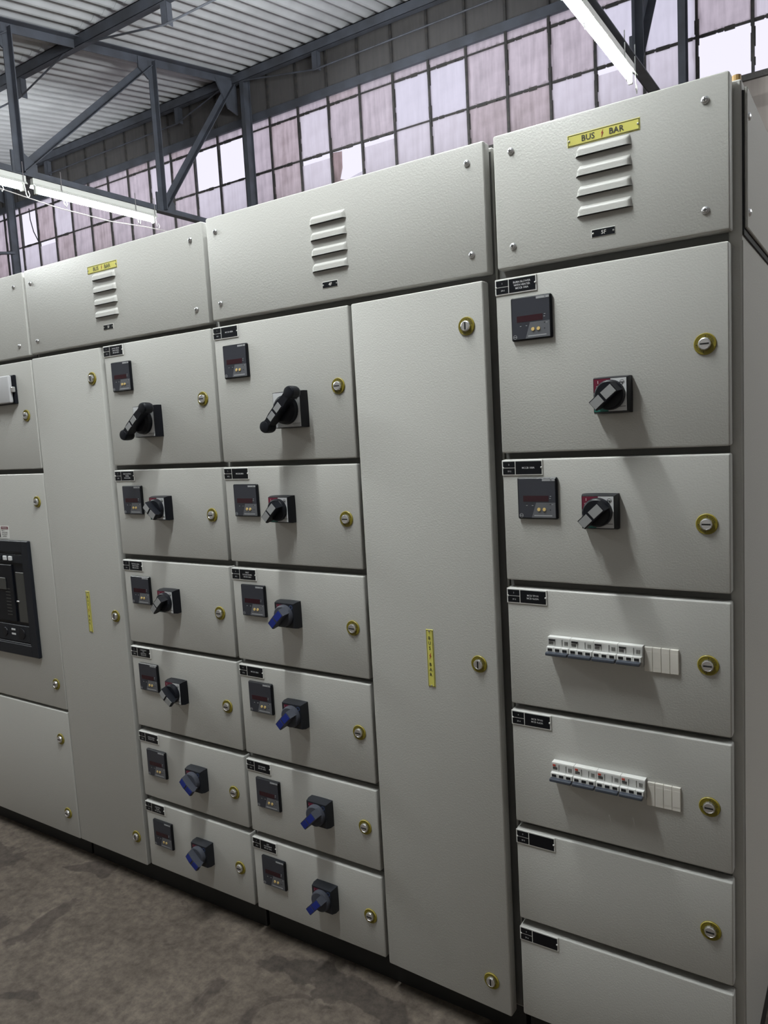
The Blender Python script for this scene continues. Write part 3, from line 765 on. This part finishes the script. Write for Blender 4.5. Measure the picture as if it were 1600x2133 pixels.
def idplate(cover, x, z, st):
    mb = MB().rbox(x - .0255, x + .0255, -.002, .0002, z - .0085, z + .0085, 'plate_white', .0007, 1)
    mb.box(x - .0242, x + .0242, -.0024, -.0019, z - .0072, z + .0072, 'plate_black')
    mb.text(st, x + .001, z, -.0027, .0078, 'plate_white')
    for xx in (x - .0215, x + .0215): mb.lathe(xx, z, [(.0022, -.0022), (.0018, -.0034), (.0007, -.0038)], 'zinc', 10)
    return lab(build(mb, 'identity_plate', cover), 'small black plate lettered ' + st)
def bolt_poly(x, z, h):
    p = [(.14, .5), (-.16, .02), (-.01, .04), (-.14, -.5), (.17, .09), (.02, .07)]
    return [(x + a * h, z + b * h) for a, b in p]
def bus_sign(par, x, z, vert):
    w, h = (.1515, .0245) if not vert else (.0215, .1520)
    mb = MB().rbox(x - w / 2, x + w / 2, -.002, .0002, z - h / 2, z + h / 2, 'yellow_sign', .0008, 1)
    e, t = .0016, .0009; y0, y1 = -.0024, -.0019
    for a in ((x - w / 2 + e, x + w / 2 - e, z + h / 2 - e - t, z + h / 2 - e), (x - w / 2 + e, x + w / 2 - e, z - h / 2 + e, z - h / 2 + e + t),
              (x - w / 2 + e, x - w / 2 + e + t, z - h / 2 + e, z + h / 2 - e), (x + w / 2 - e - t, x + w / 2 - e, z - h / 2 + e, z + h / 2 - e)):
        mb.box(a[0], a[1], y0, y1, a[2], a[3], 'ink')
    if not vert:
        mb.text('BUS', x - .0305, z, -.0027, .0118, 'ink', maxw=.034); mb.text('BAR', x + .029, z, -.0027, .0118, 'ink', maxw=.036)
        mb.prism(bolt_poly(x - .001, z, .0155), -.0027, -.0022, 'red_ink')
        dots = ((x - w / 2 + .004, z), (x + w / 2 - .004, z))
    else:
        for i, ch in enumerate('BUS'): mb.text(ch, x, z + .054 - .0135 * i, -.0027, .0085, 'ink')
        for i, ch in enumerate('BAR'): mb.text(ch, x, z - .016 - .0135 * i, -.0027, .0085, 'ink')
        mb.prism(bolt_poly(x, z + .006, .018), -.0027, -.0022, 'red_ink')
        dots = ((x, z - h / 2 + .004), (x, z + h / 2 - .004))
    for a, b in dots: mb.lathe(a, b, [(.0024, -.0022), (.0019, -.0036), (.0008, -.0041)], 'zinc', 10)
    return lab(build(mb, 'bus_bar_sign', par), 'yellow sign lettered BUS BAR with a red lightning flash')

# ------------------------------------------------------------------ cabinets
DT = 0.032                                    # door thickness
ROWS = [(1.931, 1.533), (1.518, 1.231), (1.213, 0.925), (0.911, 0.623), (0.605, 0.366), (0.347, 0.103)]
def cabinet(x0, x1, label, depth=0.74):
    c = empty('switchgear_cabinet', ((x0 + x1) / 2, depth / 2, 0), label, 'cabinet', 'switchgear cabinets in a row')
    build(MB().rbox(x0, x1, DT + .004, depth, .088, 2.236, 'paint', .003, 1), 'body', c)
    build(MB().box(x0 + .004, x1 - .004, .050, depth - .03, 0, .090, 'plinth_black'), 'plinth', c)
    xr = x1 - .004 if x1 < 0 else -.006
    build(MB().box(x0 + .004, xr, DT + .0005, DT + .0045, .095, 2.225, 'gap_shade'), 'gap_shade_sheet', c)  # sheet over the cabinet front, door-gap shade put into its colour
    return c
def door(cab, x0, x1, zt, zb, locks=(), vert=False, yo=0.0, name='door', swing=0.0):
    mb = MB().rbox(x0, x1, 0, DT, zb, zt, 'paint', .0052, 3)
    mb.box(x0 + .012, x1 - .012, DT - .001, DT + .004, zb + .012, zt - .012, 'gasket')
    d = build(mb, name, cab)
    for lx, lz in locks: place('lock', LOCK_V if vert else LOCK_H, (lx, 0, lz), d)
    return d
def cover(cab, x0, x1, zt, zb, screws, louv=None, sid=None, bus=None):
    d = build(MB().rbox(x0, x1, -.001, DT, zb, zt, 'paint', .0055, 3), 'top_cover', cab)
    for sx, sz in screws: place('screw', SCREW, (sx, -.001, sz), d)
    if louv:
        lx, zs = louv
        for z in zs: place('louvre', LOUVRE, (lx, -.001, z), d)
    if sid: idplate(d, *sid)
    if bus: bus_sign(d, *bus)
    return d
def column(cab, x0, x1, lockx, locks, plates, pre):
    out = []
    for i, (zt, zb) in enumerate(ROWS):
        d = door(cab, x0, x1, zt, zb, [(lockx, locks[i])] if locks[i] else [])
        nameplate(d, x0 + .0005, zt - .0015, str(i + 1), '%s-%d' % (pre, i + 1), plates[i]); out.append(d)
    return out

# cabinet 5F (right end)
c5 = cabinet(-.501, .018, 'rightmost grey switchgear cabinet with two rows of white circuit breakers, numbered 5F')
cover(c5, -.488, .003, 2.244, 1.951, [(-.041, 2.200), (-.042, 1.995), (-.445, 2.202), (-.447, 1.997)], (-.240, [2.153, 2.113, 2.072, 2.031]), (-.243, 1.991, '5F'), (-.2395, 2.189, False))
column(c5, -.4955, .0, -.045, [1.738, 1.375, 1.077, .766, .483, None],
       [['BURN BLOWER', 'WITH HEATER', 'MCCB 100A'], ['MCCB 100A'], ['MCB TP+N', 'MCB 4x25A'], ['MCB TP+N', 'MCB 4x63A'], [], []], '5F')
meter(c5, -.4075, 1.834); meter(c5, -.4075, 1.4275)
handle(c5, -.228, 1.650, 'small', 40); handle(c5, -.2605, 1.400, 'small', 43)

# miniature circuit breakers and blanking plates
def mcb_mesh(red):
    mb = MB(); w = .0532; prof = [(0, .046), (-.0165, .046), (-.0180, .0430), (-.0195, .0255), (-.0270, .0235), (-.0290, .0150), (-.0195, .0105), (-.0175, 0), (0, 0)]
    mb.extr([(0, y, z) for y, z in prof], 0, w, 'mcb_grey', (1, 0, 0))
    mb.box(.0002, w - .0002, -.0178, -.002, .0432, .0462, 'mcb_white')
    for i in range(3):                       # white housings round each pole window
        x = .0012 + .0172 * i
        mb.box(x, x + .0165, -.0300, -.020, .0145, .0250, 'mcb_white'); mb.box(x + .0030, x + .0135, -.0306, -.0295, .0165, .0225, 'ink')
        mb.box(x + .0070, x + .0125, -.0185, -.0170, .0040, .0056, 'ink')
    a = 'handle_red' if red else 'ink'
    mb.box(.003, .0095 if red else .017, -.0196, -.0180, .0375, .0415, 'red_ink' if red else 'ink')
    for z in (.0345, .0325, .0300): mb.box(.003, .014, -.0200, -.0185, z, z + .0007, 'ink')
    for x in (.0345, .0175): mb.box(x, x + .0005, -.0200, -.0182, .027, .042, 'acb_grey')
    for x in (.041, .044, .047): mb.box(x, x + .0009, -.0200, -.0185, .0290, .0385, 'acb_grey')
    return mb.mesh('circuit_breaker')
MCB_K, MCB_R = mcb_mesh(False), mcb_mesh(True)
mb = MB().rbox(.001, .0525, -.041, -.027, .0075, .0150, 'mcb_lever', .002, 2); LEVER = mb.mesh('toggle_lever')
mb = MB().rbox(0, .0176, -.0055, .001, 0, .0545, 'blank_cream', .0008, 1)
mb.box(.0008, .0168, -.0059, -.0054, .009, .0455, 'blank_cream'); BLANK = mb.mesh('blanking_plate')
for zb, me, tx, bt in ((1.0605, MCB_K, 'white three pole circuit breaker with black tag', 1.0490), (.7575, MCB_R, 'white three pole circuit breaker with red tag', .7415)):
    for i in range(4):
        x = -.3895 + .0538 * i
        b = place('circuit_breaker', me, (x, 0, zb), c5); lab(b, tx)
        place('toggle_lever', LEVER, (x, 0, zb), b)
        p = place('blanking_plate', BLANK, (-.1745 + .0180 * i, 0, bt), c5); lab(p, 'cream plastic blanking strip beside the circuit breakers')
# right-hand side of the row
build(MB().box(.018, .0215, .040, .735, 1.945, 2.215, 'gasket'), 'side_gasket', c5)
sp = build(MB().rbox(.0215, .0275, .044, .735, 1.958, 2.222, 'paint', .0015, 1), 'side_cover', c5)
for yy, zz in ((.060, 2.170), (.062, 1.990), (.70, 2.17), (.70, 1.99)):
    m_ = MB(); m_.lathe(0, 0, [(.0078, 0), (.0070, -.003), (.003, -.005)], 'chrome', 14)
    o = place('screw', m_.mesh('side_screw'), (.0275, yy, zz), sp); o.rotation_euler = (0, 0, R(90))
build(MB().rbox(.018, .0195, .040, .735, .10, 1.935, 'paint', .0006, 1), 'side_panel', c5)
pg = MB(); pg.add([], [], 'cork')
pg.tube([(.008, .048, 2.226), (.008, .048, 2.240), (.008, .048, 2.247)], .0085, 'cork', 12)
lab(build(pg, 'lifting_plug', c5), 'small tan plug on the top corner')

# cabinet 4F
c4 = cabinet(-1.412, -.506, 'grey switchgear cabinet numbered 4F with a tall plain door on its right')
cover(c4, -1.404, -.511, 2.242, 1.949, [(-1.366, 2.198), (-1.365, 1.995), (-.554, 2.201), (-.551, 1.996)], (-.961, [2.149, 2.109, 2.069, 2.029]), (-.965, 1.991, '4F'))
column(c4, -1.4065, -.9145, -.959, [1.726, 1.369, 1.066, .767, .488, .219],
       [['MCCB 400A'], ['MCCB 200A'], ['FIRST', 'FLOOR PANEL', 'MCCB 160A'], ['MCCB 160A'], ['ETP PANEL', 'MCCB 100A'], ['STP', 'EQUIPMENT', 'MCCB 100A']], '4F')
for z in (1.8245, 1.4185, 1.116, .814, .5055, .248): meter(c4, -1.3185, z)
handle(c4, -1.116, 1.673, 'big', 43); handle(c4, -1.1745, 1.395, 'small', 45)
for x, z in ((-1.179, 1.089), (-1.178, .789), (-1.110, .502), (-1.112, .237)): handle(c4, x, z, 'blue', 45)
td = door(c4, -.9045, -.5195, 1.932, .092, [(-.565, 1.834), (-.570, 1.017), (-.573, .173)], True, name='tall_door')
bus_sign(td, -.711, 1.013, True)
td.rotation_euler = (0, 0, R(-2.2)); td.location.y -= .0075                       # stands slightly ajar

# cabinet 3F
c3 = cabinet(-2.336, -1.417, 'grey switchgear cabinet numbered 3F with a tall plain door on its left')
cover(c3, -2.326, -1.4205, 2.239, 1.945, [(-2.290, 2.190), (-2.281, 1.987), (-1.470, 2.194), (-1.466, 1.991)], (-1.882, [2.145, 2.105, 2.065, 2.025]), (-1.881, 1.990, '3F'), (-1.887, 2.182, False))
column(c3, -1.9205, -1.4195, -1.4705, [1.727, 1.372, 1.063, .761, .475, .219],
       [['DYNO SETUP', 'NEW PANEL', 'MCCB 400A'], ['FIRE FIGHTING', 'PANEL', 'MCCB 200A'], ['TESTING AREA', 'NEW PANEL', 'MCCB 200A'], ['COMPRESSOR', 'FAN', 'NEW PANEL', 'MCCB 160A'],
        ['OFFICE AREA', 'MCCB 125A'], ['LIGHTING', 'PANEL', 'MCCB 100A']], '3F')
for z in (1.824, 1.4175, 1.1115, .808, .4995, .241): meter(c3, -1.832, z)
handle(c3, -1.710, 1.672, 'big', 38); handle(c3, -1.686, 1.393, 'small', 140); handle(c3, -1.6865, 1.088, 'small', 45); handle(c3, -1.688, .782, 'small', 140)
handle(c3, -1.6275, .492, 'blue', 140); handle(c3, -1.629, .234, 'blue', 140)
td = door(c3, -2.3325, -1.943, 1.930, .090, [(-1.993, 1.831), (-1.987, 1.007), (-1.987, .191)], True, name='tall_door')
bus_sign(td, -2.136, 1.010, True)

# cabinet 2F (left edge of the picture)
c2 = cabinet(-3.15, -2.340, 'grey switchgear cabinet at the left edge with a black framed air circuit breaker')
cover(c2, -3.145, -2.339, 2.238, 1.942, [(-2.394, 2.192), (-2.395, 1.982), (-3.09, 2.192), (-3.09, 1.982)])
door(c2, -3.145, -2.3395, 1.927, 1.531, [(-2.398, 1.729)])
door(c2, -3.145, -2.3365, 1.513, .607, [(-2.388, 1.408), (-2.387, .704)])
door(c2, -3.145, -2.3380, .597, .088, [(-2.396, .483), (-2.397, .181)])
# hinged instrument window
fl = build(MB().rbox(-2.70, -2.440, -.012, .001, 1.775, 1.882, 'handle_black', .003, 1), 'instrument_window', c2); lab(fl, 'silver flap window in a black frame')
build(MB().rbox(-2.698, -2.449, -.028, -.0125, 1.779, 1.880, 'flap_silver', .006, 3), 'flap', fl)
build(MB().rbox(-2.448, -2.436, -.024, -.010, 1.818, 1.838, 'chrome', .003, 2), 'latch', fl)
# warning sticker
mb = MB().box(-2.72, -2.5985, -.0006, .0002, 1.262, 1.312, 'plate_white')
mb.box(-2.652, -2.604, -.0010, -.0004, 1.2985, 1.3085, 'handle_red'); mb.text('WARNING', -2.628, 1.3035, -.0013, .0055, 'plate_white', maxw=.04)
for i, (st, wd) in enumerate((('MULTI', .018), ('SOURCE PANEL', .04), ('ISOLATE BOTH', .036), ('SUPPLIES', .034))): mb.text(st, -2.648 + wd / 2, 1.2930 - .0075 * i, -.0010, .0048, 'ink', maxw=wd)
mb.box(-2.71, -2.660, -.0010, -.0004, 1.266, 1.3085, 'ink')
lab(build(mb, 'warning_sticker', c2), 'small white and red warning sticker')
# air circuit breaker
bx0, bx1, bz0, bz1 = -2.865, -2.462, .797, 1.257
ab = MB()
fwid = .046
def frame(mb, x0, x1, z0, z1, w, y0, y1, m):
    mb.rbox(x0, x0 + w, y0, y1, z0, z1, m, .003, 1); mb.rbox(x1 - w, x1, y0, y1, z0, z1, m, .003, 1)
    mb.rbox(x0 + w - .004, x1 - w + .004, y0, y1, z1 - w, z1, m, .003, 1); mb.rbox(x0 + w - .004, x1 - w + .004, y0, y1, z0, z0 + w, m, .003, 1)
frame(ab, bx0, bx1, bz0, bz1, fwid, -.014, .001, 'acb_frame')
acb = build(ab, 'air_circuit_breaker', c2); lab(acb, 'air circuit breaker behind a black frame in the door')
m_ = MB().rbox(bx0 + .035, bx1 - .035, -.005, .001, bz0 + .035, bz1 - .035, 'acb_face', .001, 1); frame(m_, bx0 + .040, bx1 - .040, bz0 + .040, bz1 - .040, .012, -.012, -.004, 'acb_frame'); build(m_, 'front_face', acb)
ix0, ix1, iz0, iz1 = bx0 + .05, bx1 - .05, bz0 + .05, bz1 - .05
build(MB().rbox(ix1 - .062, ix1 - .004, -.0095, -.004, iz0 + .085, iz1 - .075, 'acb_grey', .002, 1), 'data_panel', acb)
m_ = MB().rbox(ix0 + .004, ix1 - .080, -.012, -.004, iz0 + .085, iz1 - .048, 'acb_face', .002, 1)
m_.rbox(ix1 - .20, ix1 - .125, -.016, -.011, iz1 - .150, iz1 - .100, 'acb_grey', .003, 1)
for i in range(9): m_.box(ix1 - .135, ix1 - .104, -.0128, -.0118, iz0 + .11 + .013 * i, iz0 + .113 + .013 * i, 'acb_grey')
build(m_, 'trip_unit', acb)
m_ = MB().rbox(ix0, ix1, -.010, -.004, iz1 - .040, iz1 - .004, 'acb_frame', .002, 1)
build(m_, 'top_panel', acb)
for i, x in enumerate((ix1 - .078, ix1 - .115, ix1 - .152)): build(MB().rbox(x - .011, x + .011, -.016, -.009, iz1 - .030, iz1 - .012, 'text_grey' if i < 2 else 'slate', .002, 1), 'push_button', acb)
m_ = MB().rbox(ix0, ix1, -.011, -.004, iz0 + .004, iz0 + .072, 'acb_frame', .002, 1)
for z in (.048, .030): m_.box(ix1 - .125, ix1 - .098, -.0118, -.0108, iz0 + z, iz0 + z + .007, 'text_grey')
m_.ycyl(ix1 - .055, iz0 + .038, -.010, -.013, .022, .021, 'acb_face', 20); m_.ycyl(ix1 - .17, iz0 + .038, -.010, -.014, .018, .016, 'acb_face', 20)
build(m_, 'racking_panel', acb)
build(MB().rbox(ix1 - .066, ix1 - .048, -.0125, -.009, iz0 + .165, iz0 + .171, 'chrome', .001, 1), 'shutter_pin', acb)
